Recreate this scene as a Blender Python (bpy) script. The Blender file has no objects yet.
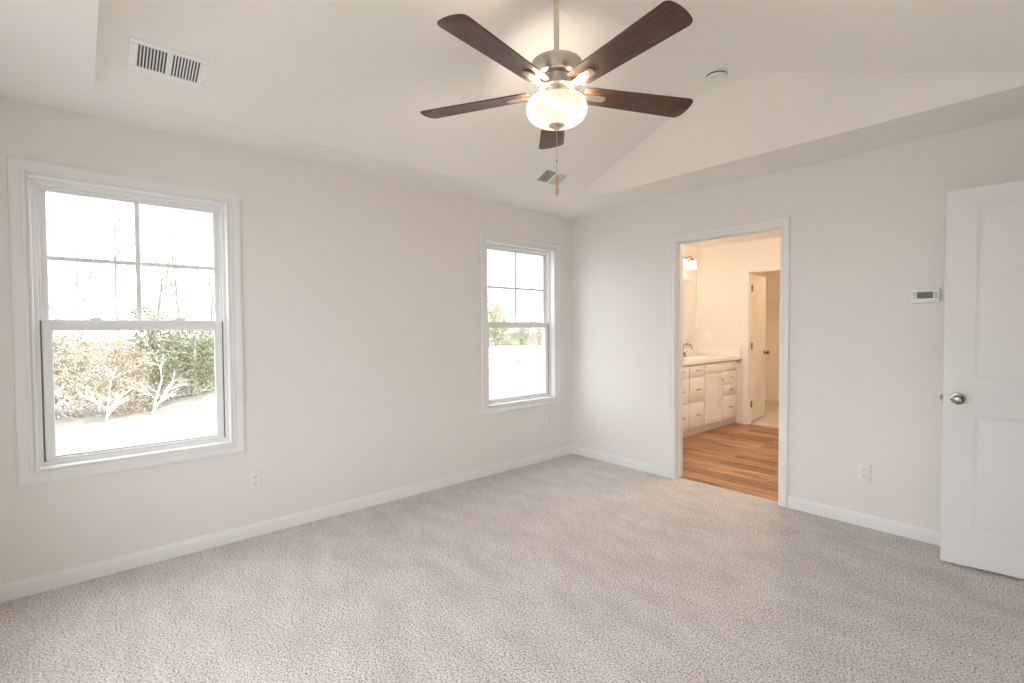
import bpy, bmesh, math, random
from mathutils import Vector, Matrix
sc = bpy.context.scene
COL = sc.collection
PI = math.pi

# ------------------------------------------------------------------ camera
CX, CY, CZ = 3.3838, -3.8118, 1.3112
YAW, PIT, ROLL, FPX = 0.8487, -0.0275, -0.0059, 486.7285
_f = Vector((-math.sin(YAW) * math.cos(PIT), math.cos(YAW) * math.cos(PIT), math.sin(PIT)))
_r = _f.cross(Vector((0, 0, 1))).normalized()
_u = _r.cross(_f)
_r2 = _r * math.cos(ROLL) + _u * math.sin(ROLL)
_u2 = -_r * math.sin(ROLL) + _u * math.cos(ROLL)
cam = bpy.data.cameras.new('camera')
cam.sensor_width = 36.0
cam.lens = FPX / 1024.0 * 36.0
cam.clip_start = 0.05
cam.clip_end = 500
camo = bpy.data.objects.new('camera', cam)
camo.matrix_world = Matrix(((_r2.x, _u2.x, -_f.x, CX), (_r2.y, _u2.y, -_f.y, CY), (_r2.z, _u2.z, -_f.z, CZ), (0, 0, 0, 1)))
COL.objects.link(camo)
sc.camera = camo

# ------------------------------------------------------------------ sky, sun, exposure
SKY = 4.45
w = bpy.data.worlds.new('overcast_sky')
sc.world = w
w.use_nodes = True
bg = w.node_tree.nodes['Background']
bg.inputs[0].default_value = (0.95, 0.985, 1.04, 1)
bg.inputs[1].default_value = SKY
sd = bpy.data.lights.new('sun', 'SUN')
sd.energy = 10.0
sd.angle = math.radians(3)
sd.color = (1.0, 0.97, 0.93)
so = bpy.data.objects.new('sun', sd)
so.rotation_euler = Vector((-0.8, -0.3, -0.55)).to_track_quat('-Z', 'Y').to_euler()
COL.objects.link(so)
sc.view_settings.view_transform = 'Standard'
sc.view_settings.look = 'None'
sc.view_settings.gamma = 1.0
sc.view_settings.use_curve_mapping = False
sc.view_settings.exposure = 0.16
sc.cycles.use_denoising = True
sc.cycles.diffuse_bounces = 8
sc.cycles.max_bounces = 16
sc.cycles.transparent_max_bounces = 16

FAN_GLOW = 420.0    # radiance of the two bulbs in the fan's bowl
BULB_BATH = 1.2      # watts of each bulb over the vanity
WARM_FAN = (1.0, 0.85, 0.68)
WARM_BATH = (1.0, 0.80, 0.61)
WARM_CLOSET = (1.0, 0.64, 0.34)

# ------------------------------------------------------------------ materials
def new_mat(name):
    m = bpy.data.materials.new(name)
    m.use_nodes = True
    return m, m.node_tree, m.node_tree.nodes['Principled BSDF']

def coords(nt, scale=(1, 1, 1), rot=(0, 0, 0)):
    tc = nt.nodes.new('ShaderNodeTexCoord')
    mp = nt.nodes.new('ShaderNodeMapping')
    mp.inputs['Scale'].default_value = scale
    mp.inputs['Rotation'].default_value = rot
    nt.links.new(tc.outputs['Object'], mp.inputs['Vector'])
    return mp.outputs['Vector']

def noise(nt, vec, scale, detail=3, rough=0.5):
    n = nt.nodes.new('ShaderNodeTexNoise')
    n.inputs['Scale'].default_value = scale
    n.inputs['Detail'].default_value = detail
    n.inputs['Roughness'].default_value = rough
    nt.links.new(vec, n.inputs['Vector'])
    return n.outputs['Fac']

def ramp(nt, fac, stops):
    r = nt.nodes.new('ShaderNodeValToRGB')
    el = r.color_ramp.elements
    while len(el) < len(stops):
        el.new(0.5)
    for e, (p, c) in zip(el, stops):
        e.position = p
        e.color = (c[0], c[1], c[2], 1)
    nt.links.new(fac, r.inputs['Fac'])
    return r.outputs['Color']

def bump(nt, b, height, strength, dist=0.002):
    n = nt.nodes.new('ShaderNodeBump')
    n.inputs['Strength'].default_value = strength
    n.inputs['Distance'].default_value = dist
    nt.links.new(height, n.inputs['Height'])
    nt.links.new(n.outputs['Normal'], b.inputs['Normal'])

def simple(name, col, rough=0.5, metal=0.0, spec=0.5, var=0.0, bscale=0, bstr=0.0):
    """Plain paint, plastic or metal with a faint noise in tone and surface."""
    m, nt, b = new_mat(name)
    b.inputs['Base Color'].default_value = (*col, 1)
    b.inputs['Roughness'].default_value = rough
    b.inputs['Metallic'].default_value = metal
    b.inputs['Specular IOR Level'].default_value = spec
    v = coords(nt)
    if var:
        f = noise(nt, v, 6.0, 4)
        lo = tuple(c * (1 - var) for c in col)
        hi = tuple(min(1, c * (1 + var)) for c in col)
        nt.links.new(ramp(nt, f, [(0.3, lo), (0.7, hi)]), b.inputs['Base Color'])
    if bstr:
        bump(nt, b, noise(nt, v, bscale, 3), bstr)
    return m

M_WALL = simple('wall_paint', (0.845, 0.822, 0.790), 0.75, spec=0.25, var=0.006, bscale=260, bstr=0.06)
M_CEIL = simple('ceiling_paint', (0.90, 0.875, 0.84), 0.85, spec=0.2, var=0.006, bscale=220, bstr=0.06)
M_TRIM = simple('white_trim_paint', (0.86, 0.855, 0.845), 0.38, spec=0.4, var=0.004)
M_DOOR = simple('white_door_paint', (0.87, 0.86, 0.85), 0.42, spec=0.4, var=0.006, bscale=90, bstr=0.02)
M_VINYL = simple('white_vinyl', (0.86, 0.865, 0.865), 0.35, spec=0.45)
M_PLASTIC = simple('white_plastic', (0.86, 0.85, 0.83), 0.4, spec=0.45)
M_STEELW = simple('white_enamelled_steel', (0.91, 0.91, 0.90), 0.4, spec=0.45)
M_DARK = simple('dark_cavity', (0.03, 0.03, 0.032), 0.8, spec=0.1)
M_DUCT = simple('duct_interior', (0.10, 0.10, 0.105), 0.7, spec=0.2)
M_NICKEL = simple('satin_nickel', (0.46, 0.42, 0.37), 0.16, metal=1.0, var=0.02)
M_FANMETAL = simple('brushed_nickel', (0.60, 0.545, 0.48), 0.38, metal=1.0, var=0.02, bscale=300, bstr=0.02)
M_PULL = simple('dark_nickel_pull', (0.33, 0.29, 0.25), 0.35, metal=1.0)
M_BRONZE = simple('bronze_faucet', (0.50, 0.36, 0.27), 0.25, metal=1.0)
M_KNOB = simple('dark_bronze_knob', (0.14, 0.10, 0.075), 0.3, metal=1.0)
M_CAB = simple('cabinet_paint', (0.83, 0.815, 0.79), 0.42, spec=0.4, var=0.006)
M_MARBLE = simple('cultured_marble', (0.88, 0.86, 0.83), 0.2, spec=0.5, var=0.012)
M_WIRE = simple('white_coated_wire', (0.84, 0.83, 0.81), 0.4)
M_TRACK_SHADE = simple('grey_track_shadow', (0.16, 0.16, 0.165), 0.7)
M_LCD = simple('lcd_screen', (0.085, 0.09, 0.075), 0.25, spec=0.5)
M_BUTTON = simple('grey_button', (0.42, 0.42, 0.41), 0.5)
M_FOBWOOD = simple('pale_fob_wood', (0.62, 0.36, 0.20), 0.5, var=0.1)
M_MIRROR = simple('mirror_silver', (0.90, 0.90, 0.88), 0.02, metal=1.0)

def mat_glass():
    m, nt, b = new_mat('window_glass')
    nt.nodes.remove(b)
    out = nt.nodes['Material Output']
    t = nt.nodes.new('ShaderNodeBsdfTransparent')
    t.inputs[0].default_value = (0.97, 0.98, 0.975, 1)
    g = nt.nodes.new('ShaderNodeBsdfGlossy')
    g.inputs['Roughness'].default_value = 0.02
    lw = nt.nodes.new('ShaderNodeLayerWeight')
    lw.inputs[0].default_value = 0.5
    pw = nt.nodes.new('ShaderNodeMath'); pw.operation = 'POWER'; pw.inputs[1].default_value = 4.0
    nt.links.new(lw.outputs['Facing'], pw.inputs[0])
    fr = nt.nodes.new('ShaderNodeMath'); fr.operation = 'MULTIPLY_ADD'; fr.inputs[1].default_value = 0.5; fr.inputs[2].default_value = 0.02
    nt.links.new(pw.outputs[0], fr.inputs[0])
    mx = nt.nodes.new('ShaderNodeMixShader')
    nt.links.new(fr.outputs[0], mx.inputs[0])
    nt.links.new(t.outputs[0], mx.inputs[1])
    nt.links.new(g.outputs[0], mx.inputs[2])
    nt.links.new(mx.outputs[0], out.inputs['Surface'])
    return m
M_GLASS = mat_glass()

def mat_shade(name, col, trans=0.75):
    """Frosted glass that lets the bulb's light through."""
    m, nt, b = new_mat(name)
    out = nt.nodes['Material Output']
    b.inputs['Base Color'].default_value = (*col, 1)
    b.inputs['Roughness'].default_value = 0.25
    t = nt.nodes.new('ShaderNodeBsdfTranslucent')
    v = coords(nt)
    f = noise(nt, v, 14, 3)
    nt.links.new(ramp(nt, f, [(0.3, tuple(c * 0.94 for c in col)), (0.7, col)]), t.inputs[0])
    mx = nt.nodes.new('ShaderNodeMixShader')
    mx.inputs[0].default_value = trans
    nt.links.new(b.outputs[0], mx.inputs[1])
    nt.links.new(t.outputs[0], mx.inputs[2])
    nt.links.new(mx.outputs[0], out.inputs['Surface'])
    return m
M_BOWL = mat_shade('frosted_bowl_glass', (0.60, 0.575, 0.54))
M_JAR = mat_shade('seeded_shade_glass', (0.97, 0.96, 0.93), 0.8)

def mat_bulb(name, col, s):
    m, nt, b = new_mat(name)
    b.inputs['Base Color'].default_value = (1, 1, 1, 1)
    b.inputs['Emission Color'].default_value = (*col, 1)
    b.inputs['Emission Strength'].default_value = s
    return m
M_BULBF = mat_bulb('lit_fan_bulb', WARM_FAN, FAN_GLOW)
M_BULB = mat_bulb('lit_bulb', (1.0, 0.82, 0.6), 20)

def mat_carpet(name, c0, c1, c2):
    m, nt, b = new_mat(name)
    b.inputs['Roughness'].default_value = 1.0
    b.inputs['Specular IOR Level'].default_value = 0.05
    v = coords(nt)
    f1 = noise(nt, v, 125, 2, 0.7)
    vo = nt.nodes.new('ShaderNodeTexVoronoi')
    vo.inputs['Scale'].default_value = 95
    nt.links.new(v, vo.inputs['Vector'])
    tuft = ramp(nt, f1, [(0.36, c0), (0.49, c1), (0.64, c2)])  # pile flecks; darkest stop also paints the shade between tufts
    # brushed pile: broad patches where the nap lies another way
    f2 = noise(nt, coords(nt, (1.0, 2.0, 1), (0, 0, 0.6)), 3.2, 7, 0.7)
    nap = ramp(nt, f2, [(0.38, (0.86, 0.85, 0.84)), (0.62, (1.0, 1.0, 1.0))])
    mx = nt.nodes.new('ShaderNodeMixRGB')
    mx.blend_type = 'MULTIPLY'
    mx.inputs[0].default_value = 1.0
    nt.links.new(tuft, mx.inputs[1])
    nt.links.new(nap, mx.inputs[2])
    nt.links.new(mx.outputs[0], b.inputs['Base Color'])
    ad = nt.nodes.new('ShaderNodeMath')
    ad.operation = 'SUBTRACT'
    nt.links.new(f1, ad.inputs[0])
    nt.links.new(vo.outputs['Distance'], ad.inputs[1])
    bump(nt, b, ad.outputs[0], 0.6, 0.006)
    return m
M_CARPET = mat_carpet('plush_carpet', (0.28, 0.245, 0.225), (0.735, 0.69, 0.668), (0.89, 0.855, 0.84))

def mat_planks():
    m, nt, b = new_mat('wood_plank_floor')
    b.inputs['Roughness'].default_value = 0.42
    b.inputs['Specular IOR Level'].default_value = 0.35
    v = coords(nt)
    br = nt.nodes.new('ShaderNodeTexBrick')
    br.offset = 0.37
    br.inputs['Scale'].default_value = 1.0
    br.inputs['Brick Width'].default_value = 1.2
    br.inputs['Row Height'].default_value = 0.152
    br.inputs['Mortar Size'].default_value = 0.0012
    br.inputs['Color1'].default_value = (0.48, 0.275, 0.165, 1)
    br.inputs['Color2'].default_value = (0.23, 0.12, 0.065, 1)
    br.inputs['Mortar'].default_value = (0.09, 0.05, 0.03, 1)
    nt.links.new(v, br.inputs['Vector'])
    g = noise(nt, coords(nt, (0.8, 13, 1)), 2.2, 5, 0.6)
    gr = ramp(nt, g, [(0.36, (0.34, 0.29, 0.25)), (0.48, (0.85, 0.82, 0.79)), (0.62, (1.25, 1.22, 1.2))])
    mx = nt.nodes.new('ShaderNodeMixRGB')
    mx.blend_type = 'MULTIPLY'
    mx.inputs[0].default_value = 1.0
    nt.links.new(br.outputs['Color'], mx.inputs[1])
    nt.links.new(gr, mx.inputs[2])
    nt.links.new(mx.outputs[0], b.inputs['Base Color'])
    bump(nt, b, g, 0.1, 0.001)
    return m
M_PLANK = mat_planks()

def mat_blade():
    m, nt, b = new_mat('walnut_blade')
    b.inputs['Roughness'].default_value = 0.32
    b.inputs['Specular IOR Level'].default_value = 0.55
    g = noise(nt, coords(nt, (2.0, 34, 10)), 3.0, 6, 0.6)
    c = ramp(nt, g, [(0.32, (0.035, 0.018, 0.012)), (0.55, (0.085, 0.043, 0.028)), (0.72, (0.14, 0.075, 0.05))])
    nt.links.new(c, b.inputs['Base Color'])
    return m
M_BLADE = mat_blade()

def mat_leaf(name, a, b_, c):
    m, nt, b = new_mat(name)
    b.inputs['Roughness'].default_value = 0.6
    b.inputs['Specular IOR Level'].default_value = 0.2
    f = noise(nt, coords(nt), 3.5, 4, 0.7)
    nt.links.new(ramp(nt, f, [(0.3, a), (0.5, b_), (0.7, c)]), b.inputs['Base Color'])
    return m
M_LEAF_G = mat_leaf('evergreen_needles', (0.18, 0.19, 0.12), (0.31, 0.32, 0.21), (0.46, 0.46, 0.33))
M_LEAF_T = mat_leaf('dry_tan_leaves', (0.32, 0.27, 0.20), (0.48, 0.42, 0.32), (0.62, 0.56, 0.46))
M_BARK = mat_leaf('grey_bark', (0.16, 0.14, 0.125), (0.24, 0.215, 0.19), (0.34, 0.31, 0.28))
M_BARKW = mat_leaf('pale_bark', (0.42, 0.39, 0.36), (0.55, 0.52, 0.49), (0.66, 0.63, 0.6))
M_GROUND = mat_leaf('pale_bare_ground', (0.17, 0.155, 0.13), (0.235, 0.22, 0.195), (0.29, 0.275, 0.255))
M_GRAVEL = mat_leaf('pale_gravel', (0.30, 0.295, 0.28), (0.36, 0.355, 0.34), (0.42, 0.415, 0.40))

# ------------------------------------------------------------------ mesh helpers
def box(bm, lo, hi, bev=0.0, seg=1, mat=None):
    lo = Vector(lo); hi = Vector(hi)
    c = (lo + hi) / 2
    r = bmesh.ops.create_cube(bm, size=1.0)
    vs = r['verts']
    for v in vs:
        v.co = Vector((v.co.x * (hi.x - lo.x), v.co.y * (hi.y - lo.y), v.co.z * (hi.z - lo.z))) + c
    if bev > 0:
        es = list({e for v in vs for e in v.link_edges})
        r2 = bmesh.ops.bevel(bm, geom=es, offset=bev, segments=seg, affect='EDGES', profile=0.5)
        vs = list({v for v in vs if v.is_valid} | set(r2['verts']))
    if mat is not None:
        for v in vs:
            v.co = mat @ v.co
    return vs

def lathe(bm, prof, n=40, mat=None, cap=True):
    """prof: list of (radius, z), turned about z."""
    rings = []
    for r, z in prof:
        if r < 1e-6:
            rings.append([bm.verts.new((0, 0, z))])
        else:
            rings.append([bm.verts.new((r * math.cos(2 * PI * i / n), r * math.sin(2 * PI * i / n), z)) for i in range(n)])
    for a, b in zip(rings, rings[1:]):
        if len(a) == 1 and len(b) == 1:
            continue
        for i in range(n):
            j = (i + 1) % n
            if len(a) == 1:
                bm.faces.new((a[0], b[j], b[i]))
            elif len(b) == 1:
                bm.faces.new((a[i], a[j], b[0]))
            else:
                bm.faces.new((a[i], a[j], b[j], b[i]))
    if cap:
        for rg in (rings[0], rings[-1]):
            if len(rg) > 1:
                bm.faces.new(rg)
    vs = [v for rg in rings for v in rg]
    if mat is not None:
        for v in vs:
            v.co = mat @ v.co
    return vs

def tube(bm, pts, rad, n=8, mat=None):
    """Round bar along a polyline; rad a number or one per point."""
    pts = [Vector(p) for p in pts]
    if not isinstance(rad, (list, tuple)):
        rad = [rad] * len(pts)
    rings = []
    prev = None
    for i, p in enumerate(pts):
        d = (pts[min(i + 1, len(pts) - 1)] - pts[max(i - 1, 0)]).normalized()
        if prev is None:
            a = d.orthogonal().normalized()
        else:
            a = (prev - d * prev.dot(d)).normalized()
        prev = a
        b = d.cross(a)
        rings.append([bm.verts.new(p + (a * math.cos(2 * PI * k / n) + b * math.sin(2 * PI * k / n)) * rad[i]) for k in range(n)])
    for r0, r1 in zip(rings, rings[1:]):
        for k in range(n):
            j = (k + 1) % n
            bm.faces.new((r0[k], r0[j], r1[j], r1[k]))
    bm.faces.new(rings[0][::-1])
    bm.faces.new(rings[-1])
    vs = [v for rg in rings for v in rg]
    if mat is not None:
        for v in vs:
            v.co = mat @ v.co
    return vs

def prism(bm, poly, z0, z1, bev=0.0, mat=None):
    """Flat outline (x, y) with thickness."""
    a = [bm.verts.new((x, y, z0)) for x, y in poly]
    b = [bm.verts.new((x, y, z1)) for x, y in poly]
    n = len(poly)
    bm.faces.new(a[::-1])
    bm.faces.new(b)
    for i in range(n):
        j = (i + 1) % n
        bm.faces.new((a[i], a[j], b[j], b[i]))
    vs = a + b
    if bev:
        es = list({e for v in vs for e in v.link_edges if abs(e.verts[0].co.z - e.verts[1].co.z) < 1e-6})
        r2 = bmesh.ops.bevel(bm, geom=es, offset=bev, segments=2, affect='EDGES', profile=0.5)
        vs = list({v for v in vs if v.is_valid} | set(r2['verts']))
    if mat is not None:
        for v in vs:
            v.co = mat @ v.co
    return vs

def moulding(bm, rect, prof, frame, closed=True):
    """Mitred casing round a rect (a0, b0, a1, b1); prof lists (outward offset, height);
    frame maps (a, b, h) to the world. Open at the bottom when not closed."""
    a0, b0, a1, b1 = rect
    def corners(u):
        if closed:
            return [(a0 - u, b0 - u), (a1 + u, b0 - u), (a1 + u, b1 + u), (a0 - u, b1 + u)]
        return [(a0 - u, b0), (a0 - u, b1 + u), (a1 + u, b1 + u), (a1 + u, b0)]
    loops = [[bm.verts.new(frame(a, b, h)) for a, b in corners(u)] for u, h in prof]
    for l0, l1 in zip(loops, loops[1:]):
        for i in range(4 if closed else 3):
            j = (i + 1) % 4
            bm.faces.new((l0[i], l0[j], l1[j], l1[i]))
    if not closed:
        bm.faces.new([l[0] for l in loops])
        bm.faces.new([l[3] for l in loops][::-1])

def sweep(bm, prof, p0, p1, out):
    """Straight moulding; prof lists (out, up) from the wall, run from p0 to p1."""
    p0 = Vector(p0); p1 = Vector(p1); out = Vector(out)
    A = [bm.verts.new(p0 + out * o + Vector((0, 0, u))) for o, u in prof]
    B = [bm.verts.new(p1 + out * o + Vector((0, 0, u))) for o, u in prof]
    n = len(prof)
    for i in range(n):
        j = (i + 1) % n
        bm.faces.new((A[i], A[j], B[j], B[i]))
    bm.faces.new(A[::-1])
    bm.faces.new(B)

def obj(name, bm, m, parent=None, smooth=True, angle=35, loc=None):
    bmesh.ops.recalc_face_normals(bm, faces=bm.faces[:])
    me = bpy.data.meshes.new(name)
    bm.to_mesh(me)
    bm.free()
    for mm in (m if isinstance(m, (list, tuple)) else [m]):
        me.materials.append(mm)
    if smooth:
        for p in me.polygons:
            p.use_smooth = True
        me.set_sharp_from_angle(angle=math.radians(angle))
    o = bpy.data.objects.new(name, me)
    COL.objects.link(o)
    if parent is not None:
        o.parent = parent
    if loc is not None:
        o.location = loc
    return o

def tag(o, label, cat, group=None, kind=None):
    o['label'] = label
    o['category'] = cat
    if group:
        o['group'] = group
    if kind:
        o['kind'] = kind
    return o

def thing(name, label, cat, loc=(0, 0, 0), rotz=0.0, group=None, kind=None):
    o = bpy.data.objects.new(name, None)
    o.empty_display_size = 0.05
    COL.objects.link(o)
    o.location = loc
    o.rotation_euler = (0, 0, rotz)
    return tag(o, label, cat, group, kind)

def struct(name, bm, m, label, cat, smooth=False):
    return tag(obj(name, bm, m, None, smooth), label, cat, None, 'structure')

def copy_tree(o, parent=None):
    c = o.copy()
    COL.objects.link(c)
    c.parent = parent
    for ch in list(o.children):
        copy_tree(ch, c)
    return c

B = bmesh.new

# ------------------------------------------------------------------ room shell
H = 2.433
RX = 3.77            # right wall
NY = -4.23           # wall behind the camera
WT = 0.16            # outer wall thickness
W1 = (-4.005, 0.609, -3.132, 2.088)     # clear opening y0, z0, y1, z1
W2 = (-1.128, 0.609, -0.255, 2.088)
DA, DB, DZ = 1.166, 2.026, 2.048           # bathroom doorway

def wall_cells(bm, ax, t0, t1, us, zs, holes):
    """Wall slab in a grid of cells without the holes; ax 0: plane x = t, u is y; ax 1: plane y = t, u is x."""
    for u0, u1 in zip(us, us[1:]):
        for z0, z1 in zip(zs, zs[1:]):
            cu, cz = (u0 + u1) / 2, (z0 + z1) / 2
            if any(h[0] < cu < h[2] and h[1] < cz < h[3] for h in holes):
                continue
            if ax == 0:
                box(bm, (t0, u0, z0), (t1, u1, z1))
            else:
                box(bm, (u0, t0, z0), (u1, t1, z1))
    bmesh.ops.remove_doubles(bm, verts=bm.verts[:], dist=1e-5)

b = B()
wall_cells(b, 0, -WT, 0.0, [NY, W1[0], W1[2], W2[0], W2[2], 0.0], [-0.62, W1[1], W1[3], 2.62], [W1, W2])
struct('wall_left', b, M_WALL, 'warm white wall with the two double-hung windows', 'wall')
b = B()
wall_cells(b, 1, 0.0, 0.12, [-0.20, DA, DB, RX + 0.12], [-0.02, DZ, 2.62], [(DA, -1, DB, DZ)])
struct('wall_far', b, M_WALL, 'warm white wall with the bathroom doorway and thermostat', 'wall')
ED = (-0.985, -0.175)   # entry doorway in the right wall (y range)
b = B()
wall_cells(b, 0, RX, RX + 0.12, [NY - 0.12, ED[0], ED[1], 0.0], [-0.02, 2.06, 2.62], [(ED[0], -1, ED[1], 2.06)])
struct('wall_right', b, M_WALL, 'warm white wall where the open entry door hangs', 'wall')
FILL_WIN = [(0.82, 0.42, 1.70, 2.25), (1.81, 0.42, 2.69, 2.25), (2.80, 0.42, 3.68, 2.25)]   # three unseen windows added behind the camera for daylight fill
b = B()
wall_cells(b, 1, NY - WT, NY, [-WT] + [v for q in FILL_WIN for v in (q[0], q[2])] + [RX + 0.12], [-0.62, 0.42, 2.25, 2.62], FILL_WIN)
struct('wall_near', b, M_WALL, 'warm white wall behind the viewer', 'wall')

# floor: carpet, running into the bathroom doorway
b = B()
box(b, (-0.02, NY - 0.02, -0.05), (RX + 0.06, 0.0, 0.0))
box(b, (DA, -0.001, -0.05), (DB, 0.062, 0.0), 0.0)
struct('floor', b, M_CARPET, 'beige plush carpet across the bedroom', 'carpet')

# ceiling: flat border, two slopes, flat centre band, gable ends
TX0, TX1, TY0, TY1 = 0.38, 3.39, -3.747, -0.483
FX0, FX1, FZ = 1.62, 2.02, 2.965
b = B()
def quad(bm, *ps):
    bm.faces.new([bm.verts.new(p) for p in ps])
X0, X1, Y0, Y1 = -0.02, RX + 0.02, NY - 0.02, 0.02
quad(b, (X0, Y0, H), (X1, Y0, H), (X1, TY0, H), (TX1, TY0, H), (TX0, TY0, H), (X0, TY0, H))
quad(b, (X0, TY1, H), (TX0, TY1, H), (TX1, TY1, H), (X1, TY1, H), (X1, Y1, H), (X0, Y1, H))
quad(b, (X0, TY0, H), (TX0, TY0, H), (TX0, TY1, H), (X0, TY1, H))
quad(b, (TX1, TY0, H), (X1, TY0, H), (X1, TY1, H), (TX1, TY1, H))
quad(b, (TX0, TY0, H), (FX0, TY0, FZ), (FX0, TY1, FZ), (TX0, TY1, H))
quad(b, (FX0, TY0, FZ), (FX1, TY0, FZ), (FX1, TY1, FZ), (FX0, TY1, FZ))
quad(b, (FX1, TY0, FZ), (TX1, TY0, H), (TX1, TY1, H), (FX1, TY1, FZ))
for yy in (TY0, TY1):
    quad(b, (TX0, yy, H), (FX0, yy, FZ), (FX1, yy, FZ), (TX1, yy, H))
# roof space above closes the ceiling into a solid body
ZT = 3.12
quad(b, (X0, Y0, ZT), (X1, Y0, ZT), (X1, Y1, ZT), (X0, Y1, ZT))
quad(b, (X0, Y0, H), (X1, Y0, H), (X1, Y0, ZT), (X0, Y0, ZT))
quad(b, (X0, Y1, H), (X1, Y1, H), (X1, Y1, ZT), (X0, Y1, ZT))
quad(b, (X0, Y0, H), (X0, TY0, H), (X0, TY1, H), (X0, Y1, H), (X0, Y1, ZT), (X0, Y0, ZT))
quad(b, (X1, Y0, H), (X1, TY0, H), (X1, TY1, H), (X1, Y1, H), (X1, Y1, ZT), (X1, Y0, ZT))
bmesh.ops.remove_doubles(b, verts=b.verts[:], dist=1e-5)
ce = tag(obj('ceiling', b, M_CEIL, None, False), 'vaulted tray ceiling with a flat border', 'ceiling', None, 'structure')

# baseboards
BB = [(0, 0), (0.013, 0), (0.013, 0.058), (0.011, 0.066), (0.007, 0.073), (0.005, 0.082), (0, 0.082)]
def baseboard(name, p0, p1, out, label):
    bm = B()
    sweep(bm, BB, p0, p1, out)
    return struct(name, bm, M_TRIM, label, 'baseboard', True)
baseboard('baseboard_left', (0, NY, 0), (0, 0, 0), (1, 0, 0), 'white baseboard under the windows')
baseboard('baseboard_far', (0.0, 0, 0), (1.115, 0, 0), (0, -1, 0), 'white baseboard between the corner and the bathroom doorway')
baseboard('baseboard_far_right', (2.077, 0, 0), (RX, 0, 0), (0, -1, 0), 'white baseboard right of the bathroom doorway')
baseboard('baseboard_right', (RX, NY, 0), (RX, ED[0] - 0.07, 0), (-1, 0, 0), 'white baseboard along the entry wall')
baseboard('baseboard_near', (0, NY, 0), (RX, NY, 0), (0, 1, 0), 'white baseboard behind the viewer')

# ------------------------------------------------------------------ windows
CAS = [(0.004, 0.0), (0.004, 0.010), (0.010, 0.0125), (0.018, 0.0125), (0.022, 0.010), (0.030, 0.0115),
       (0.042, 0.0165), (0.049, 0.0185), (0.057, 0.0185), (0.062, 0.016), (0.064, 0.011), (0.064, 0.0)]
def fr_left(a, bb, h):
    return (h, a, bb)

def rect_frame(bm, y0, z0, y1, z1, ws, x0, x1, bev=0.002):
    """Four bars round a rect; ws = widths left, right, bottom, top; jambs run full height."""
    l, r, bo, t = ws
    box(bm, (x0, y0, z0), (x1, y0 + l, z1), bev)
    box(bm, (x0, y1 - r, z0), (x1, y1, z1), bev)
    box(bm, (x0, y0 + l, z0), (x1, y1 - r, z0 + bo), bev)
    box(bm, (x0, y0 + l, z1 - t), (x1, y1 - r, z1), bev)

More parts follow.
